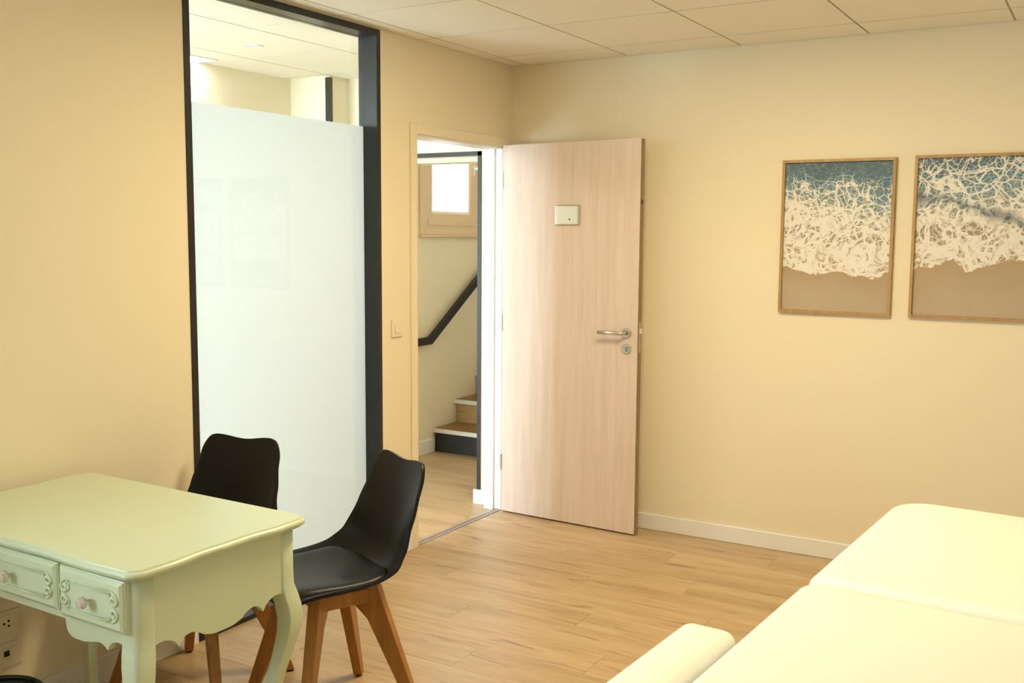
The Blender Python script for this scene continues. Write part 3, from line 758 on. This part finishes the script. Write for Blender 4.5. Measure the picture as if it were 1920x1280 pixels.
# drawers
def spiral(cx, cz, r0, turns, a0, sgn, n=18):
    P = []
    for k in range(n + 1):
        t = k / n; a = a0 + sgn * turns * 2 * PI * t; r = r0 * (1 - .80 * t)
        P.append((cx + r * math.cos(a), cz + r * math.sin(a)))
    return P
def drawer(x0, x1, z0, z1, label):
    yb, yf = -HDc + .003, -HDc - .021
    bev, m = .011, 0
    V = []; lay = [(0, yb), (0, yf + .009), (.003, yf + .0075), (.003, yf + .006), (bev, yf)]
    rg = [[(x0 + i, yy, z0 + i), (x1 - i, yy, z0 + i), (x1 - i, yy, z1 - i), (x0 + i, yy, z1 - i)] for i, yy in lay]
    d = loft('drawer', rg, 'desk', desk, smooth=False)
    d['label'] = label
    # carved scrollwork: two lines and scroll pairs at both ends
    V, Fc = [], []
    cx, cz = (x0 + x1) / 2, (z0 + z1) / 2
    hw, hh = (x1 - x0) / 2 - .030, (z1 - z0) / 2 - .027
    ys = yf - .0014
    def line(P, r): add_rings(V, Fc, tube([(p[0], ys, p[1]) for p in P], r, 6))
    for s in (1, -1):
        for off in (0, .0075):
            line([(cx - hw + .012, cz + s * (hh - off)), (cx + hw - .012, cz + s * (hh - off))], .0020 if off else .0028)
        for e in (1, -1):
            # big C-scroll running from the corner of the line into a volute
            ex, ez = cx + e * (hw + .001), cz + s * hh * .46
            P = [(cx + e * (hw - .012), cz + s * hh), (cx + e * (hw - .002), cz + s * (hh - .0015)), (cx + e * (hw + .008), cz + s * (hh - .007)), (cx + e * (hw + .0135), cz + s * (hh - .016))]
            a_st = 0.15 if e > 0 else PI - 0.15
            P += spiral(ex, ez, .0135, 1.15, a_st if s > 0 else -a_st, (-1 if s > 0 else 1) * e)
            n_ = len(P); line(P, [.0026 + .0024 * math.sin(PI * min(1, k / n_ * 1.1)) for k in range(n_)])
            line(spiral(cx + e * (hw - .010), cz + s * hh * .42, .0080, .9, PI / 2 if s > 0 else -PI / 2, e * s), .0020)
            line([(cx + e * (hw - .013), cz + s * hh * .95), (cx + e * (hw - .015), cz + s * hh * .65), (cx + e * (hw - .012), cz + s * hh * .30), (cx + e * (hw - .002), cz + s * .004)], .0019)
    obj('carving', V, Fc, 'desk', d, True)
    # crystal knob
    prof = [(.0035, 0), (.0035, .008), (.008, .010), (.0145, .017), (.0155, .023), (.0115, .030), (.005, .032)]
    rg = [[(cx + r * math.cos(a), yf - dd, cz + r * math.sin(a)) for a in (2 * PI * k / 10 + (.31 if q % 2 else 0) for k in range(10))] for q, (r, dd) in enumerate(prof)]
    kb = loft('knob', rg, 'crystal', d, smooth=False); kb['label'] = 'faceted crystal knob'
    return d
drawer(.193, .437, .601, .729, 'carved right drawer front of the green desk')
drawer(-.184, .184, .611, .731, 'carved wide middle drawer front of the green desk')
drawer(-.437, -.193, .601, .729, 'carved left drawer front of the green desk')

# ------------------------------------------------------------------ chairs
def smoothstep(a, b, x):
    t = max(0, min(1, (x - a) / (b - a))); return t * t * (3 - 2 * t)
PROF = [(-.235, .448), (-.222, .460), (-.195, .4665), (-.12, .461), (-.04, .452), (.04, .448), (.10, .452), (.145, .464), (.178, .487), (.200, .522), (.216, .575), (.230, .635), (.245, .700), (.260, .765), (.272, .818)]
def prof_at(t):
    """Catmull-Rom along the centre line, t in 0..1"""
    n = len(PROF) - 1; s = t * n; i = min(int(s), n - 1); f = s - i
    P = [Vector(PROF[max(0, min(n, i + k))]) for k in (-1, 0, 1, 2)]
    q = .5 * ((2 * P[1]) + (-P[0] + P[2]) * f + (2 * P[0] - 5 * P[1] + 4 * P[2] - P[3]) * f * f + (-P[0] + 3 * P[1] - 3 * P[2] + P[3]) * f ** 3)
    return q
def lerp_tab(tab, t):
    for (a, va), (b, vb) in zip(tab, tab[1:]):
        if t <= b:
            k = (t - a) / (b - a); k = k * k * (3 - 2 * k); return va + (vb - va) * k
    return tab[-1][1]
W_TAB = [(0, .200), (.12, .217), (.35, .226), (.50, .223), (.62, .205), (.75, .183), (.88, .166), (1, .156)]
EDGE = [(-.222, .452), (-.210, .468), (-.178, .482), (-.112, .488), (-.042, .490), (.028, .495), (.078, .504), (.112, .518), (.138, .540), (.160, .572), (.182, .620), (.205, .672), (.227, .725), (.247, .775), (.262, .812)]
def cr(tab, t):
    n = len(tab) - 1; s = t * n; i = min(int(s), n - 1); f = s - i
    P = [Vector(tab[max(0, min(n, i + k))]) for k in (-1, 0, 1, 2)]
    return .5 * ((2 * P[1]) + (-P[0] + P[2]) * f + (2 * P[0] - 5 * P[1] + 4 * P[2] - P[3]) * f * f + (-P[0] + 3 * P[1] - 3 * P[2] + P[3]) * f ** 3)
def shell_pt(u, t, lift=0.0):
    p = cr(PROF, t); q = cr(EDGE, t)
    d = (cr(PROF, min(1, t + .02)) - cr(PROF, max(0, t - .02))).normalized()
    n = Vector((-d.y, d.x))            # normal pointing up / forward
    r_ = p.lerp(q, abs(u) ** 2.2) + n * lift
    z = r_.y
    z += smoothstep(.86, 1.0, t) * (-.007 * math.cos(PI * min(1, abs(u) * 1.3)))
    return lerp_tab(W_TAB, t) * u, r_.x, z
def make_chair(label):
    r = tag(empty('dining_chair'), label, 'chair', 'black shell chairs behind the green desk')
    NU, NT = 24, 56
    V, Fc = [], []
    ts = [(1 - math.cos(PI * k / NT)) / 2 * .5 + .5 * k / NT for k in range(NT + 1)]
    for t in ts:
        # rounded corners in plan: front and top ends get narrower
        s = 1.0
        if t < .16: q = 1 - t / .16; s = 1 - .40 * (1 - math.sqrt(max(0, 1 - q * q)))
        if t > .90: q = (t - .90) / .10; s = 1 - .26 * (1 - math.sqrt(max(0, 1 - q * q)))
        for i in range(NU + 1):
            u = (2 * i / NU - 1) * s
            V.append(shell_pt(u, t))
    n = NU + 1
    for a in range(NT):
        for i in range(NU): Fc.append((a * n + i, a * n + i + 1, (a + 1) * n + i + 1, (a + 1) * n + i))
    sh = obj('shell', V, Fc, 'shell', r, True)
    so = sh.modifiers.new('solid', 'SOLIDIFY'); so.thickness = .011; so.offset = 0
    bv = sh.modifiers.new('round', 'BEVEL'); bv.width = .004; bv.segments = 2; bv.angle_limit = math.radians(50)
    # seat cushion
    V, Fc = [], []; NU2, NT2 = 20, 26
    for a in range(NT2 + 1):
        tt = a / NT2; t = .045 + .49 * tt
        q = abs(2 * tt - 1); s = (1 - q ** 5) ** .5 if q < 1 else 0
        s = max(.45, s)
        for i in range(NU2 + 1):
            u = (2 * i / NU2 - 1)
            edge = (1 - abs(u) ** 6) * (1 - q ** 6)
            V.append(shell_pt(u * .90 * s, t, .003 + .024 * max(0, edge) ** .5))
    n = NU2 + 1
    for a in range(NT2):
        for i in range(NU2): Fc.append((a * n + i, a * n + i + 1, (a + 1) * n + i + 1, (a + 1) * n + i))
    pd = obj('seat_cushion', V, Fc, 'pad', r, True)
    so = pd.modifiers.new('solid', 'SOLIDIFY'); so.thickness = .006; so.offset = -1
    # legs: boards in the diagonal planes, flaring into a bracket at the top
    FX, FYf = .220, .205
    for (sx, sy_) in ((1, -1), (1, 1), (-1, -1), (-1, 1)):
        D = Vector((sx * FX, sy_ * FYf)); Ld = D.length; D.normalize(); Nn = Vector((-D.y, D.x))
        ztop = .446 if sy_ < 0 else .452
        ztop = .452
        pl = [(Ld + .014, .006), (.162, ztop - .004), (.150, ztop), (.075, ztop - .012), (.075, ztop - .060), (.128, .338), (Ld - .015, .006)]
        V = []
        for q, z in pl:
            k = .0155 + (.004 if z > .3 else 0)
            for s in (-1, 1): V.append((D.x * q + Nn.x * k * s, D.y * q + Nn.y * k * s, z))
        m_ = len(pl); Fc = [tuple(2 * i for i in range(m_)), tuple(2 * i + 1 for i in range(m_))]
        for i in range(m_):
            j = (i + 1) % m_; Fc.append((2 * i, 2 * j, 2 * j + 1, 2 * i + 1))
        lg = obj('leg', V, Fc, 'leg', r)
        bv = lg.modifiers.new('round', 'BEVEL'); bv.width = .003; bv.segments = 2
        ft = disc('foot_pad', (D.x * (Ld + .001), D.y * (Ld + .001)), .012, 'z', 0.0, .006, 'rubber', lg, 10)
    # rails between the legs
    a_ = .098
    for s in (1, -1):
        box('rail', s * a_ - .011, s * a_ + .011, -.085, .085, .392, .438, 'leg', r, bev=.002, seg=1)
        box('rail', -.087, .087, s * .085 - .011, s * .085 + .011, .392, .434, 'leg', r, bev=.002, seg=1)
    # mounting plate under the shell
    disc('mounting_plate', (0, .0), .10, 'z', .428, .440, 'rubber', r, 20)
    return r
def copy_tree(root, loc, rz, label):
    c = root.copy(); COL.objects.link(c); c.location = loc; c.rotation_euler = (0, 0, rz); c['label'] = label
    for ch in root.children:
        k = ch.copy(); COL.objects.link(k); k.parent = c
        for g in ch.children:
            q = g.copy(); COL.objects.link(q); q.parent = k
    return c
chair = make_chair('black shell chair at the free corner of the desk, cushion and amber legs in view')
chair.location = (.822, -2.497, 0); chair.rotation_euler = (0, 0, math.radians(-24))
bpy.context.view_layer.update()
copy_tree(chair, (.290, -2.558, 0), math.radians(10), 'black shell chair beside the wall, in front of the frosted glass')

# ------------------------------------------------------------------ waste bin
wb = tag(empty('waste_bin', (.345, -3.35, 0)), 'dark green bin on the floor under the desk', 'bin')
def ringz(r, z, n=36): return [(r * math.cos(2 * PI * k / n), r * math.sin(2 * PI * k / n), z) for k in range(n)]
loft('bucket', [ringz(.095, 0), ringz(.100, .01), ringz(.128, .28), ringz(.124, .28), ringz(.096, .014)], 'bin', wb, True)
V, Fc = [], []
rg = []
for k in range(12):
    a = 2 * PI * k / 12; rg.append(ringz(.127 + .007 * math.cos(a), .282 + .007 * math.sin(a)))
rg.append(rg[0])
loft('rim', rg, 'bin', wb, True, cap=False)

# ------------------------------------------------------------------ massage table
mt = tag(empty('massage_table', (2.605, -2.52, 0), math.radians(-3.2)), 'cream padded massage table with armrest, in the near right corner', 'massage table')
def cushion(name, x0, x1, y0, y1, z0, z1, rc, re, mat='cream', crown=.008):
    """rounded-rectangle pad. rc = plan radii for corners (x0y0, x1y0, x1y1, x0y1); re = edge rounding"""
    NC = 10
    def outline(off):
        P = []
        for (cx, cyy, r, a0) in ((x1, y0, rc[1], -90), (x1, y1, rc[2], 0), (x0, y1, rc[3], 90), (x0, y0, rc[0], 180)):
            sx = -1 if cx == x1 else 1; sy_ = -1 if cyy == y1 else 1
            ins = max(r, off + .002)
            for k in range(NC + 1):
                a = math.radians(a0 + 90 * k / NC); rr = max(.002, r - off)
                P.append((cx + sx * ins + rr * math.cos(a), cyy + sy_ * ins + rr * math.sin(a)))
        return P
    R_ = []
    rb = re * .5
    for k in range(6):
        a = PI / 2 * k / 5; R_.append([(p[0], p[1], z0 + rb - rb * math.cos(a)) for p in outline(rb * (1 - math.sin(a)))])
    for k in range(9):
        a = PI / 2 * k / 8; R_.append([(p[0], p[1], z1 - re + re * math.sin(a)) for p in outline(re * (1 - math.cos(a)))])
    Q = min(x1 - x0, y1 - y0) / 2 - re - .004
    for k in range(1, 11):
        q = Q * k / 10; R_.append([(p[0], p[1], z1 + crown * (1 - (1 - k / 10) ** 2)) for p in outline(re + q)])
    return loft(name, R_, mat, mt, smooth=True)
ZM = .68
hwid = .335
cushion('head_cushion', -hwid, hwid, .165, 1.15, ZM - .085, ZM, (.05, .05, .13, .13), .042)
cushion('body_cushion', -hwid, hwid, -1.15, .150, ZM - .085, ZM, (.12, .12, .05, .05), .042)
cushion('armrest', -hwid - .160, -hwid - .022, -.72, -.215, ZM - .10, ZM - .025, (.03, .03, .035, .035), .030, crown=.004)
boxes('armrest_bracket', [(-.40, -.20, -.52, -.47, ZM - .13, ZM - .102)], 'greym', mt)
box('head_board', -.30, .30, .19, .96, ZM - .105, ZM - .086, 'greym', mt)
box('body_board', -.30, .30, -1.08, .13, ZM - .105, ZM - .086, 'greym', mt)
boxes('top_frame', [(-.24, -.20, -1.0, .9, ZM - .15, ZM - .106), (.20, .24, -1.0, .9, ZM - .15, ZM - .106), (-.2, .2, -.9, -.85, ZM - .15, ZM - .106), (-.2, .2, .5, .55, ZM - .15, ZM - .106)], 'greym', mt)
for yy in (-.70, .42):
    box('lift_column', -.06, .06, yy - .06, yy + .06, .07, ZM - .15, 'greym', mt, bev=.008)
boxes('base_frame', [(-.26, .26, -.80, -.72, .02, .07), (-.26, .26, .44, .52, .02, .07), (-.05, .05, -.72, .44, .02, .07)], 'greym', mt, bev=.005)
for sx in (-1, 1):
    for yy in (-.76, .48):
        disc('floor_foot', (sx * .23, yy), .025, 'z', 0, .02, 'rubber', mt, 14)
bpy.context.view_layer.update()
